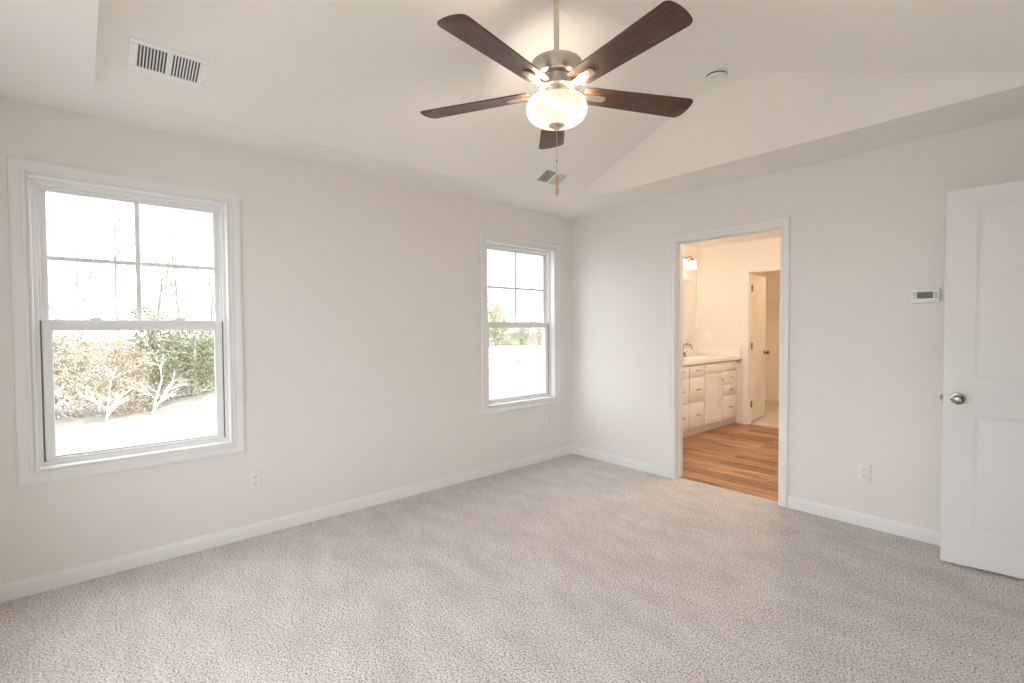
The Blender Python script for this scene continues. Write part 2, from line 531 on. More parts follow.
def make_window(name, W, label, place=None):
    y0, z0, y1, z1 = W
    root = thing(name, label, 'window', (0, (y0 + y1) / 2, z0), 0, None, 'structure')
    if place:
        root.location, root.rotation_euler = place[0], (0, 0, place[1])
    off = Vector((0, -(y0 + y1) / 2, -z0))
    def put(nm, bm, m, par=root, label=None):
        o = obj(nm, bm, m, par)
        if par is root:
            o.location = off
        if label:
            o['label'] = label
        return o
    bm = B(); moulding(bm, (y0, z0, y1, z1), CAS, fr_left); put('casing', bm, M_TRIM)
    # return boards lining the opening
    bm = B()
    rect_frame(bm, y0, z0, y1, z1, (0.010,) * 4, -0.062, 0.004, 0.001)
    put('jamb_liner', bm, M_TRIM)
    # vinyl frame
    bm = B()
    rect_frame(bm, y0, z0, y1, z1, (0.028, 0.028, 0.030, 0.034), -0.150, -0.058, 0.0025)
    rect_frame(bm, y0 + 0.028, z0 + 0.030, y1 - 0.028, z1 - 0.034, (0.012, 0.012, 0.012, 0.012), -0.092, -0.080, 0.001)
    put('vinyl_frame', bm, M_VINYL)
    iy0, iy1, iz0, iz1 = y0 + 0.028, y1 - 0.028, z0 + 0.030, z1 - 0.034
    zm = 1.343
    # upper sash, outer track
    bm = B()
    rect_frame(bm, iy0 + 0.002, zm - 0.032, iy1 - 0.002, iz1, (0.034, 0.034, 0.032, 0.022), -0.128, -0.098, 0.003)
    us = put('upper_sash', bm, M_VINYL)
    bm = B()
    gy0, gy1, gz0, gz1 = iy0 + 0.036, iy1 - 0.036, zm, iz1 - 0.022
    box(bm, (-0.116, gy0 - 0.006, gz0 - 0.006), (-0.110, gy1 + 0.006, gz1 + 0.006)); put('glass_pane', bm, M_GLASS, us)
    bm = B()
    ym, zmm = (gy0 + gy1) / 2, (gz0 + gz1) / 2 + 0.002
    box(bm, (-0.109, ym - 0.0115, gz0), (-0.100, ym + 0.0115, gz1), 0.003)
    box(bm, (-0.109, gy0, zmm - 0.0115), (-0.100, ym - 0.0115, zmm + 0.0115), 0.003)
    box(bm, (-0.109, ym + 0.0115, zmm - 0.0115), (-0.100, gy1, zmm + 0.0115), 0.003)
    put('muntin_grid', bm, M_VINYL, us)
    # lower sash, inner track
    bm = B()
    rect_frame(bm, iy0 + 0.006, iz0, iy1 - 0.006, zm + 0.026, (0.040, 0.040, 0.016, 0.052), -0.094, -0.062, 0.004)
    ls = put('lower_sash', bm, M_VINYL)
    bm = B()
    box(bm, (-0.082, iy0 + 0.041, iz0 + 0.010), (-0.076, iy1 - 0.041, zm - 0.020)); put('glass_pane', bm, M_GLASS, ls)
    for ly in (iy0 + 0.22, iy1 - 0.22):
        bm = B()
        box(bm, (-0.094, ly - 0.028, zm + 0.026), (-0.066, ly + 0.028, zm + 0.033), 0.003)
        box(bm, (-0.084, ly - 0.012, zm + 0.033), (-0.070, ly + 0.020, zm + 0.041), 0.003)
        put('sash_lock', bm, M_VINYL, ls)
    # dark strips painting the track shadow either side of the lower sash
    bm = B()
    for s0, s1 in ((iy0, iy0 + 0.0055), (iy1 - 0.0055, iy1)):
        box(bm, (-0.080, s0, iz0), (-0.064, s1, zm + 0.02))
    box(bm, (-0.0745, iy0 + 0.040, iz0 + 0.015), (-0.073, iy1 - 0.040, iz0 + 0.020))
    put('track_shadow', bm, M_TRACK_SHADE, root, 'dark grey strip painting the shadow in the side track')
    return root
make_window('window_1', W1, 'double-hung window nearest the viewer, trees outside its lower sash')
make_window('window_2', W2, 'double-hung window beside the room corner, open field outside')
for k, q in enumerate(FILL_WIN):
    make_window('window_%d' % (k + 3), q, 'added double-hung fill window behind the viewer, %s of three' % ('left', 'middle', 'right')[k], (((q[0] + q[2]) / 2, NY, q[1]), PI / 2))

# ------------------------------------------------------------------ bathroom doorway
DCAS = [(0.004, 0.0), (0.004, 0.009), (0.010, 0.0115), (0.020, 0.0115), (0.024, 0.0095), (0.034, 0.0115),
        (0.044, 0.0165), (0.052, 0.018), (0.059, 0.0165), (0.063, 0.011), (0.063, 0.0)]
t = thing('door_1', 'white cased doorway opening into the bathroom', 'doorway', ((DA + DB) / 2, 0, 0), 0, None, 'structure')
off = Vector((-(DA + DB) / 2, 0, 0))
bm = B(); moulding(bm, (DA + 0.012, 0.0, DB - 0.012, DZ - 0.012), DCAS, lambda a, c, h: (a, -h, c), False); o = obj('casing', bm, M_TRIM, t, loc=off)
bm = B(); moulding(bm, (DA + 0.012, 0.0, DB - 0.012, DZ - 0.012), DCAS, lambda a, c, h: (a, 0.12 + h, c), False); o = obj('casing', bm, M_TRIM, t, loc=off)
bm = B()
box(bm, (DA - 0.002, -0.001, 0), (DA + 0.016, 0.121, DZ), 0.001)
box(bm, (DB - 0.016, -0.001, 0), (DB + 0.002, 0.121, DZ), 0.001)
box(bm, (DA + 0.016, -0.001, DZ - 0.016), (DB - 0.016, 0.121, DZ + 0.002), 0.001)
obj('jamb', bm, M_TRIM, t, loc=off)
bm = B()
box(bm, (DA + 0.016, 0.045, 0), (DA + 0.027, 0.078, DZ - 0.016), 0.002)
box(bm, (DB - 0.027, 0.045, 0), (DB - 0.016, 0.078, DZ - 0.016), 0.002)
box(bm, (DA + 0.027, 0.045, DZ - 0.027), (DB - 0.027, 0.078, DZ - 0.016), 0.002)
obj('door_stop', bm, M_TRIM, t, loc=off)

# ------------------------------------------------------------------ panel doors
def panel_slab(bm, wd, z0, z1, th, panels):
    """Slab from u=0..wd, v=0..th, with panels (u0, z0, u1, z1) moulded in both faces."""
    steps = [(0.0, 0.0), (0.008, 0.003), (0.016, 0.0065), (0.026, 0.0075), (0.040, 0.0055), (0.056, 0.0035)]
    us = sorted({0.0, wd} | {p[0] for p in panels} | {p[2] for p in panels})
    zs = sorted({z0, z1} | {p[1] for p in panels} | {p[3] for p in panels})
    for face, sgn in ((0.0, 1), (th, -1)):
        for ua, ub in zip(us, us[1:]):
            for za, zb in zip(zs, zs[1:]):
                cu, cz = (ua + ub) / 2, (za + zb) / 2
                if any(p[0] < cu < p[2] and p[1] < cz < p[3] for p in panels):
                    continue
                quad(bm, (ua, face, za), (ub, face, za), (ub, face, zb), (ua, face, zb))
        for p in panels:
            loops = []
            for i, d in steps:
                y = face + sgn * d
                loops.append([bm.verts.new(q) for q in ((p[0] + i, y, p[1] + i), (p[2] - i, y, p[1] + i), (p[2] - i, y, p[3] - i), (p[0] + i, y, p[3] - i))])
            for l0, l1 in zip(loops, loops[1:]):
                for i in range(4):
                    j = (i + 1) % 4
                    bm.faces.new((l0[i], l0[j], l1[j], l1[i]))
            bm.faces.new(loops[-1])
    for ua, ub in zip(us, us[1:]):
        for z in (z0, z1):
            quad(bm, (ua, 0, z), (ub, 0, z), (ub, th, z), (ua, th, z))
    for za, zb in zip(zs, zs[1:]):
        for u in (0.0, wd):
            quad(bm, (u, 0, za), (u, 0, zb), (u, th, zb), (u, th, za))
    bmesh.ops.remove_doubles(bm, verts=bm.verts[:], dist=1e-5)

def knob_bm(sgn):
    """Rose, neck and flattened round knob along -y (sgn=1) or +y (sgn=-1)."""
    bm = B()
    mt = Matrix.Rotation(PI / 2 * sgn, 4, 'X')
    lathe(bm, [(0.0, -0.001), (0.032, -0.001), (0.032, 0.004), (0.028, 0.008), (0.013, 0.010), (0.011, 0.020), (0.012, 0.028),
               (0.020, 0.034), (0.0265, 0.042), (0.0275, 0.050), (0.025, 0.058), (0.018, 0.064), (0.008, 0.0665), (0, 0.067)], 36, mt)
    return bm

DANG = math.radians(8.66)
ed = thing('door_2', 'white two-panel entry door standing open in front of the far wall', 'door', (2.950, -0.285, 0.0), DANG, None, 'structure')
bm = B()
DW = 0.788
panel_slab(bm, DW, 0.016, 2.037, 0.035, [(0.118, 0.228, DW - 0.118, 0.838), (0.118, 1.03, DW - 0.118, 1.945)])
obj('door_slab', bm, M_DOOR, ed)
for s, yv in ((1, 0.0), (-1, 0.035)):
    o = obj('door_knob', knob_bm(s), M_NICKEL, ed, loc=(0.060, yv, 0.917))
    o['label'] = 'satin nickel door knob'
bm = B()
box(bm, (-0.0015, 0.005, 0.888), (0.001, 0.030, 0.945), 0.0005)
lp = obj('latch_plate', bm, M_NICKEL, ed)
bm = B()
prism(bm, [(-0.012, 0.024), (-0.012, 0.020), (-0.001, 0.009), (-0.001, 0.026), (-0.010, 0.026)], 0.905, 0.930)
obj('latch_bolt', bm, M_NICKEL, lp)
for zz in (0.25, 1.03, 1.82):
    bm = B()
    tube(bm, [(DW + 0.006, -0.005, zz - 0.045), (DW + 0.006, -0.005, zz + 0.045)], 0.006, 10)
    box(bm, (DW - 0.001, 0.0, zz - 0.044), (DW + 0.002, 0.03, zz + 0.044))
    obj('hinge', bm, M_NICKEL, ed)
# entry doorway casing and jamb in the right wall
t = thing('trim_1', 'white casing of the entry doorway in the right wall', 'doorway', (RX, (ED[0] + ED[1]) / 2, 0), 0, None, 'structure')
off = Vector((-RX, -(ED[0] + ED[1]) / 2, 0))
bm = B(); moulding(bm, (ED[0], 0, ED[1], 2.06), DCAS, lambda a, c, h: (RX - h, a, c), False); obj('casing', bm, M_TRIM, t, loc=off)
bm = B()
box(bm, (RX - 0.001, ED[0] - 0.002, 0), (RX + 0.121, ED[0] + 0.016, 2.06))
box(bm, (RX - 0.001, ED[1] - 0.016, 0), (RX + 0.121, ED[1] + 0.002, 2.06))
box(bm, (RX - 0.001, ED[0] + 0.016, 2.044), (RX + 0.121, ED[1] - 0.016, 2.062))
obj('jamb', bm, M_TRIM, t, loc=off)
# short hall beyond it
b = B()
box(b, (RX + 0.12, -1.7, -0.02), (5.1, -1.6, 2.5)); box(b, (RX + 0.12, 0.0, -0.02), (5.1, 0.10, 2.5)); box(b, (5.0, -1.6, -0.02), (5.1, 0.0, 2.5))
struct('wall_hall', b, M_WALL, 'warm white hall wall beyond the entry doorway', 'wall')
b = B(); box(b, (RX + 0.06, -1.7, -0.05), (5.1, 0.1, 0.0)); struct('floor_hall', b, M_CARPET, 'beige carpet in the hall', 'carpet')
b = B(); box(b, (RX + 0.12, -1.7, 2.44), (5.1, 0.1, 2.5)); struct('ceiling_hall', b, M_CEIL, 'flat white hall ceiling', 'ceiling')

# ------------------------------------------------------------------ ceiling fan
FANX, FANY = 1.82, -2.152
fan = thing('ceiling_fan', 'five-blade ceiling fan with dark wood blades and a lit glass bowl', 'ceiling fan', (FANX, FANY, FZ - 0.001))
FO = Vector((0, 0, -FZ + 0.001))       # parts are given in world height
def fpart(nm, bm, m, par=fan, label=None):
    o = obj(nm, bm, m, par)
    if par is fan:
        o.location = FO
    if label:
        o['label'] = label
    return o
bm = B(); lathe(bm, [(0.0, 2.965), (0.068, 2.965), (0.070, 2.955), (0.066, 2.935), (0.050, 2.905), (0.030, 2.885), (0.022, 2.880), (0, 2.880)], 40)
fpart('ceiling_canopy', bm, M_FANMETAL)
bm = B(); lathe(bm, [(0.0125, 2.55), (0.0125, 2.90)], 20); fpart('downrod', bm, M_FANMETAL)
bm = B(); lathe(bm, [(0.0, 2.565), (0.020, 2.565), (0.024, 2.555), (0.024, 2.534), (0.030, 2.529), (0.090, 2.529), (0.110, 2.527), (0.116, 2.522), (0.117, 2.514),
                     (0.113, 2.490), (0.105, 2.470), (0.100, 2.464), (0.094, 2.461), (0.066, 2.459), (0.064, 2.454), (0.061, 2.436), (0.056, 2.420), (0, 2.420)], 56)
fpart('motor_housing', bm, M_FANMETAL)
bm = B(); lathe(bm, [(0.0, 2.421), (0.074, 2.421), (0.080, 2.417), (0.080, 2.408), (0.072, 2.403), (0.064, 2.402), (0.061, 2.396), (0.061, 2.366), (0.068, 2.362), (0.070, 2.352), (0, 2.352)], 48)
for k in range(22):
    a = 2 * PI * k / 22
    box(bm, (0.058, -0.0035, 2.372), (0.0635, 0.0035, 2.392), 0, 1, Matrix.Rotation(a, 4, 'Z'))
fpart('light_fitter', bm, M_FANMETAL)
def bowl_prof():
    return [(0.118, 2.354), (0.129, 2.345), (0.1375, 2.332), (0.140, 2.316), (0.136, 2.296), (0.124, 2.276), (0.104, 2.261), (0.076, 2.250), (0.040, 2.244), (0.006, 2.243)]
bm = B(); lathe(bm, bowl_prof(), 64, None, False)
bowl = fpart('glass_bowl', bm, M_BOWL, fan, 'lit frosted glass bowl shade')
sol = bowl.modifiers.new('thickness', 'SOLIDIFY'); sol.thickness = 0.004; sol.offset = -1
bm = B(); lathe(bm, [(0.0, 2.353), (0.008, 2.353), (0.008, 2.25), (0.012, 2.247), (0.036, 2.244), (0.036, 2.240), (0.022, 2.241), (0.014, 2.234), (0.010, 2.226), (0.006, 2.220), (0, 2.218)], 32)
fpart('bowl_finial', bm, M_FANMETAL)
for s in (-1, 1):
    bm = B()
    lathe(bm, [(0.0, 0.046), (0.008, 0.044), (0.013, 0.03), (0.022, 0.012), (0.026, -0.004), (0.022, -0.020), (0.010, -0.029), (0, -0.031)], 20)
    o = fpart('light_bulb', bm, M_BULBF)
    o.location = FO + Vector((0.06 * s, 0.06 * s, 2.322))
# pull chain with its wooden fob
bm = B(); tube(bm, [(0.004, -0.004, 2.238), (0.006, -0.006, 2.14), (0.006, -0.006, 2.020)], 0.0014, 6)
for k in range(35):
    pz = 2.215 - k * 0.0054
    lathe(bm, [(0, 0.0022), (0.0022, 0), (0, -0.0022)], 6, Matrix.Translation((0.006, -0.006, pz)))
ch = fpart('pull_chain', bm, M_FANMETAL)
bm = B(); lathe(bm, [(0, 0.0045), (0.004, 0.002), (0.004, -0.002), (0, -0.0045)], 10, Matrix.Translation((0.006, -0.006, 2.080))); obj('chain_coupling', bm, M_PULL, ch)
bm = B()
lathe(bm, [(0, 2.068), (0.004, 2.066), (0.006, 2.058), (0.0065, 2.045), (0.0045, 2.022), (0.004, 2.016), (0.006, 2.006), (0.0075, 1.994), (0.0065, 1.983), (0.003, 1.976), (0, 1.975)], 14, Matrix.Translation((0.006, -0.006, -0.056)))
o = obj('chain_fob', bm, M_FOBWOOD, ch); o['label'] = 'turned wooden fob'

def blade_outline():
    pts = [(0.128, -0.046), (0.140, -0.054), (0.165, -0.058)]
    for i in range(1, 9):
        f = i / 8
        pts.append((0.165 + f * 0.495, -0.058 - 0.016 * f))
    # rounded tip
    for k in range(7):
        a = -PI / 2 + (k / 6) * (PI / 2)
        pts.append((0.660 + 0.028 * math.cos(a), -0.046 + 0.028 * math.sin(a)))
    pts.append((0.693, -0.02)); pts.append((0.695, 0.0))
    up = [(x, -y) for x, y in pts[:-1]][::-1]
    return pts + up
BZ = 2.394
for k, ang in enumerate((280.1, 208.1, 136.1, 64.1, 352.1)):
    rz = Matrix.Rotation(math.radians(ang), 4, 'Z')
    br = bpy.data.objects.new
    bm = B()
    pit = Matrix.Rotation(math.radians(-10), 4, 'X')
    prism(bm, blade_outline(), 0.000, 0.006, 0.0015, pit)
    o = obj('fan_blade', bm, M_BLADE, fan); o.location = FO + Vector((0, 0, BZ)); o.rotation_euler = (0, 0, math.radians(ang))
    o['label'] = 'dark walnut fan blade'
    # metal iron holding the blade: plate under the blade, curved arm to the motor
    bm = B()
    iron = [(0.150, -0.014), (0.185, -0.020), (0.225, -0.021)] + [(0.225 + 0.021 * math.cos(a), 0.021 * math.sin(a)) for a in [(-PI / 2 + PI * i / 8) for i in range(1, 8)]] + [(0.225, 0.021), (0.185, 0.020), (0.150, 0.014)]
    prism(bm, iron, -0.007, 0.0, 0.002, pit)
    for (sx, sy) in ((0.200, 0.0), (0.225, 0.009), (0.225, -0.009)):
        lathe(bm, [(0, -0.010), (0.0045, -0.009), (0.005, -0.006), (0, -0.006)], 10, pit @ Matrix.Translation((sx, sy, 0)))
    path = [(0.072, 0, 0.018), (0.095, 0, 0.010), (0.125, 0, -0.006), (0.152, 0, -0.005)]
    vs = []
    rows = []
    for (px_, py_, pz_), hw, tl in zip(path, (0.018, 0.020, 0.017, 0.014), (0.0, 0.3, 0.7, 1.0)):
        rr = Matrix.Rotation(math.radians(-10) * tl, 4, 'X')
        rows.append([bm.verts.new(Vector((px_, 0, 0)) + rr @ Vector((0, yy, pz_ + zz))) for yy, zz in ((-hw, -0.004), (hw, -0.004), (hw, 0.004), (-hw, 0.004))])
    for r0, r1 in zip(rows, rows[1:]):
        for i in range(4):
            j = (i + 1) % 4
            bm.faces.new((r0[i], r0[j], r1[j], r1[i]))
    bm.faces.new(rows[0][::-1]); bm.faces.new(rows[-1])
    obj('blade_iron', bm, M_FANMETAL, o)

# ------------------------------------------------------------------ smoke detector
sd_ = thing('smoke_detector', 'round white smoke detector on the ceiling by the gable', 'smoke detector', (1.855, -0.675, FZ))
bm = B(); lathe(bm, [(0, 0.0), (0.072, 0.0), (0.072, -0.012), (0.069, -0.016), (0, -0.016)], 44); obj('base_ring', bm, M_PLASTIC, sd_)
bm = B(); lathe(bm, [(0, -0.0155), (0.062, -0.0155), (0.062, -0.022), (0.066, -0.024), (0.066, -0.032), (0.060, -0.042), (0.045, -0.047), (0.02, -0.049), (0, -0.049)], 44)
cv = obj('cover', bm, M_PLASTIC, sd_)
bm = B(); lathe(bm, [(0.0625, -0.0162), (0.0640, -0.0165), (0.0640, -0.0235), (0.0625, -0.0235)], 44, None, False); obj('sensor_gap', bm, M_DARK, cv)
bm = B(); lathe(bm, [(0, -0.047), (0.010, -0.047), (0.010, -0.0515), (0, -0.052)], 20, Matrix.Translation((0.022, -0.02, 0))); obj('test_button', bm, M_STEELW, cv)

# ------------------------------------------------------------------ ceiling vents on the left slope
SLOPE = math.atan2(FZ - H, FX0 - TX0)
def make_vent(yc, xc, ln, wd, mg, label):
    """2-way register; local x up the slope, y along the room, z out of the ceiling (downwards)."""
    zc = H + (xc - TX0) * math.tan(SLOPE)
    t = thing('air_vent', label, 'air vent', (0, 0, 0), 0, 'ceiling registers on the left slope')
    upv = Vector((math.cos(SLOPE), 0, math.sin(SLOPE)))
    nv = Vector((math.sin(SLOPE), 0, -math.cos(SLOPE)))     # into the room
    yv = nv.cross(upv)
    m = Matrix(((upv.x, yv.x, nv.x, xc), (upv.y, yv.y, nv.y, yc), (upv.z, yv.z, nv.z, zc), (0, 0, 0, 1)))
    t.matrix_world = m @ Matrix.Translation((0, 0, 0.0))
    hw, hl = wd / 2, ln / 2
    ow, ol = hw - mg, hl - mg - 0.004
    bm = B()
    box(bm, (-hw, -hl, 0), (-ow, hl, 0.006), 0.0022)
    box(bm, (ow, -hl, 0), (hw, hl, 0.006), 0.0022)
    box(bm, (-ow, -hl, 0), (ow, -ol, 0.006), 0.0022)
    box(bm, (-ow, ol, 0), (ow, hl, 0.006), 0.0022)
    box(bm, (-ow, -0.007, 0), (ow, 0.007, 0.005), 0.001)
    obj('frame', bm, M_STEELW, t)
    bm = B(); box(bm, (-ow - 0.004, -ol - 0.004, 0.0003), (ow + 0.004, ol + 0.004, 0.0012)); obj('duct_opening', bm, M_DUCT, t)
    for sgn in (-1, 1):
        bm = B()
        a0, a1 = sorted((sgn * 0.009, sgn * ol))
        n = 9
        for k in range(n + 1):
            yy = a0 + (a1 - a0) * k / n
            rm = Matrix.Translation((0, yy, 0.0035)) @ Matrix.Rotation(math.radians(20 * sgn), 4, 'X')
            box(bm, (-ow, -0.0028, -0.0006), (ow, 0.0028, 0.0006), 0, 1, rm)
        obj('louver_bank', bm, M_STEELW, t)
    bm = B()
    lathe(bm, [(0, 0.0075), (0.004, 0.007), (0.005, 0.0055), (0, 0.0055)], 12, Matrix.Translation((0, -hl + 0.014, 0)))
    obj('mounting_screw', bm, M_STEELW, t)
    bm = B()
    lathe(bm, [(0, 0.0075), (0.004, 0.007), (0.005, 0.0055), (0, 0.0055)], 12, Matrix.Translation((0, hl - 0.014, 0)))
    obj('mounting_screw', bm, M_STEELW, t)
    bm = B(); box(bm, (-0.018, -0.0015, 0), (0.018, 0.0015, 0.012), 0.0006, 1, Matrix.Translation((0, -hl + 0.026, 0.0))); obj('damper_lever', bm, M_STEELW, t)
    return t
make_vent(-3.486, 0.630, 0.300, 0.180, 0.028, 'white ceiling vent above the nearest window')
make_vent(-0.925, 0.612, 0.290, 0.180, 0.024, 'white ceiling vent by the far gable, behind the fan pull chain')

# ------------------------------------------------------------------ thermostat
th = thing('thermostat', 'white wall thermostat with a dark screen beside the entry door', 'thermostat', (2.830, -0.001, 1.489))
bm = B(); box(bm, (-0.066, -0.024, -0.043), (0.066, 0.0, 0.043), 0.006, 3); obj('body', bm, M_PLASTIC, th)
bm = B(); box(bm, (-0.040, -0.0256, -0.014), (0.034, -0.023, 0.024), 0.001); o = obj('screen', bm, M_LCD, th); o['label'] = 'dark grey display'
for sx in (-0.053, 0.049):
    for zz in (0.016, 0.004, -0.010):
        bm = B(); box(bm, (sx - 0.008, -0.0262, zz - 0.0028), (sx + 0.008, -0.023, zz + 0.0028), 0.0012); obj('button', bm, M_BUTTON, th)

# ------------------------------------------------------------------ wall outlets
def make_outlet(loc, rz, label):
    """Duplex receptacle facing local -y."""
    t = thing('wall_outlet', label, 'outlet', loc, rz, 'duplex outlets on the bedroom walls')
    bm = B(); box(bm, (-0.036, -0.006, -0.058), (0.036, 0.0, 0.058), 0.003, 2); obj('cover_plate', bm, M_PLASTIC, t)
    for s in (-1, 1):
        bm = B()
        cz = s * 0.0195
        pts = [(0.0165 * math.cos(a), 0.0165 * math.sin(a)) for a in [2 * PI * i / 28 for i in range(28)]]
        pts = [(x, max(-0.0135, min(0.0135, y))) for x, y in pts]
        prism(bm, pts, 0.004, 0.0085, 0, Matrix.Translation((0, 0, cz)) @ Matrix.Rotation(PI / 2, 4, 'X'))
        r = obj('receptacle', bm, M_PLASTIC, t)
        bm = B()
        for sx, hh in ((-0.0065, 0.0048), (0.0065, 0.0038)):
            box(bm, (sx - 0.0012, -0.0089, cz + 0.003 - hh), (sx + 0.0012, -0.008, cz + 0.003 + hh))
        lathe(bm, [(0, 0.0089), (0.0024, 0.0089), (0.0024, 0.008), (0, 0.008)], 12, Matrix.Translation((0, 0, cz - 0.0075)) @ Matrix.Rotation(PI / 2, 4, 'X'))
        obj('contact_slots', bm, M_DARK, r)
    bm = B(); lathe(bm, [(0, 0.0072), (0.002, 0.007), (0.003, 0.0055), (0, 0.0055)], 12, Matrix.Rotation(PI / 2, 4, 'X')); obj('screw', bm, M_STEELW, t)
    return t
make_outlet((2.533, -0.0005, 0.356), 0, 'white outlet on the far wall between doorway and entry door')
make_outlet((0.0005, -3.013, 0.357), PI / 2, 'white outlet below the nearest window, right side')
make_outlet((0.0005, -0.413, 0.376), PI / 2, 'white outlet under the window beside the corner')

# ------------------------------------------------------------------ bathroom shell
BX, BY = -0.14, 2.86           # left wall face, back wall face
CA, CB, CZT = 0.575, 1.305, 2.045   # closet doorway
b = B(); box(b, (BX - 0.06, 0.0, -0.62), (BX, BY + 0.12, 2.62)); struct('wall_bath_left', b, M_WALL, 'bathroom wall behind the vanity', 'wall')
b = B(); wall_cells(b, 1, BY, BY + 0.12, [BX, CA, CB, 2.55], [-0.02, CZT, 2.62], [(CA, -1, CB, CZT)])
struct('wall_bath_back', b, M_WALL, 'bathroom wall with the closet doorway', 'wall')
b = B(); box(b, (2.55, 0.12, -0.02), (2.65, BY + 0.12, 2.62)); struct('wall_bath_right', b, M_WALL, 'bathroom wall opposite the vanity', 'wall')
b = B(); box(b, (BX, 0.12, 2.45), (2.55, BY, 2.52)); struct('ceiling_bath', b, M_CEIL, 'flat white bathroom ceiling', 'ceiling')
b = B(); box(b, (BX, 0.12, -0.05), (2.55, BY, -0.004)); box(b, (DA, 0.062, -0.05), (DB, 0.121, -0.004)); box(b, (CA, BY - 0.001, -0.05), (CB, BY + 0.06, -0.004))
struct('floor_bath', b, M_PLANK, 'brown wood plank floor of the bathroom', 'floor')
def fill_flush_light(loc, label, glow, col=WARM_BATH):  # unseen lamp added to brighten the bathroom and the closet
    t = thing('fill_flush_light', label, 'fill light', loc)
    bm = B(); lathe(bm, [(0, 0), (0.15, 0), (0.155, -0.008), (0.150, -0.022), (0, -0.022)], 40); obj('pan', bm, M_NICKEL, t)
    bm = B(); lathe(bm, [(0.140, -0.022), (0.138, -0.045), (0.115, -0.075), (0.07, -0.095), (0, -0.103)], 40, None, False)
    obj('glass_dome', bm, mat_bulb('fill_dome_glow', col, glow), t)
fill_flush_light((1.55, 1.35, 2.4495), 'added round fill light on the bathroom ceiling, out of view', 105)
fill_flush_light((1.10, 4.10, 2.4495), 'added round fill light on the closet ceiling, out of view', 45, WARM_CLOSET)
# closet beyond
CY1 = 5.35
b = B()
box(b, (BX - 0.06, BY + 0.12, -0.02), (BX, CY1 + 0.1, 2.62)); box(b, (1.85, BY + 0.12, -0.02), (1.95, CY1 + 0.1, 2.62)); box(b, (BX, CY1, -0.02), (1.85, CY1 + 0.1, 2.62))
struct('wall_closet', b, M_WALL, 'closet walls seen through the closet doorway', 'wall')
b = B(); box(b, (BX, BY + 0.12, 2.45), (1.85, CY1, 2.52)); struct('ceiling_closet', b, M_CEIL, 'flat white closet ceiling', 'ceiling')
b = B(); box(b, (BX, BY + 0.12, -0.05), (1.85, CY1, 0.0)); box(b, (CA, BY + 0.06, -0.05), (CB, BY + 0.121, 0.0)); struct('floor_closet', b, M_CARPET, 'beige carpet in the closet', 'carpet')
baseboard('baseboard_closet', (BX, CY1, 0), (1.85, CY1, 0), (0, -1, 0), 'white baseboard at the back of the closet')
baseboard('baseboard_bath', (0.44, BY, -0.004), (CA - 0.075, BY, -0.004), (0, -1, 0), 'short white baseboard between vanity and closet door')
# closet doorway + door
t = thing('door_3', 'white cased closet doorway at the back of the bathroom, door ajar', 'door', (CA, BY, 0), 0, None, 'structure')
off = Vector((-CA, -BY, 0))
bm = B(); moulding(bm, (CA, -0.004, CB, CZT), DCAS, lambda a, c, h: (a, BY - h, c), False); obj('casing', bm, M_TRIM, t, loc=off)
bm = B()
box(bm, (CA - 0.002, BY - 0.001, -0.004), (CA + 0.014, BY + 0.121, CZT), 0.001)
box(bm, (CB - 0.014, BY - 0.001, -0.004), (CB + 0.002, BY + 0.121, CZT), 0.001)
box(bm, (CA + 0.014, BY - 0.001, CZT - 0.014), (CB - 0.014, BY + 0.121, CZT + 0.002), 0.001)
obj('jamb', bm, M_TRIM, t, loc=off)
CANG = math.radians(98.5)
hp = Vector((CA + 0.020, BY + 0.128, 0))
ds = B(); panel_slab(ds, 0.70, 0.018, 2.02, 0.035, [(0.115, 0.228, 0.585, 0.838), (0.115, 1.03, 0.585, 1.93)])
cs = obj('door_slab', ds, M_DOOR, t); cs.location = hp + off; cs.rotation_euler = (0, 0, CANG)
for s, yv in ((1, 0.0), (-1, 0.035)):
    o = obj('door_knob', knob_bm(s), M_KNOB, cs, loc=(0.640, yv, 0.935)); o['label'] = 'dark metal closet door knob'
for zz in (0.26, 1.05, 1.83):
    bm = B()
    tube(bm, [(hp.x - 0.002, hp.y - 0.010, zz - 0.045), (hp.x - 0.002, hp.y - 0.010, zz + 0.045)], 0.0065, 10)
    box(bm, (CA + 0.0135, BY + 0.080, zz - 0.045), (CA + 0.0165, BY + 0.118, zz + 0.045))
    obj('hinge', bm, M_PULL, t, loc=off)
# wire shelves at the back of the closet
def wire_shelf(z, label):
    t = thing('wire_shelf', label, 'shelf', (0, CY1 - 0.001, z), 0, 'wire shelves in the closet')
    x0, x1, d = BX + 0.01, 1.84, 0.305
    bm = B()
    for yy, zz in ((-0.004, 0), (-d / 2, 0), (-d, 0), (-d, -0.028)):
        tube(bm, [(x0, yy, zz), (x1, yy, zz)], 0.0032, 6)
    n = 72
    for k in range(n + 1):
        xx = x0 + (x1 - x0) * k / n
        tube(bm, [(xx, -0.004, 0.003), (xx, -d, 0.003), (xx, -d - 0.001, -0.028)], 0.0016, 4)
    obj('wire_deck', bm, M_WIRE, t)
    for xx in (0.22, 0.95, 1.6):
        bm = B(); tube(bm, [(xx, -d + 0.01, -0.02), (xx, -0.003, -0.29)], 0.006, 8); box(bm, (xx - 0.008, -0.006, -0.32), (xx + 0.008, 0.0, -0.27), 0.001)
        obj('shelf_brace', bm, M_WIRE, t)
wire_shelf(1.755, 'lower white wire shelf at the back of the closet')
wire_shelf(2.12, 'upper white wire shelf at the back of the closet')

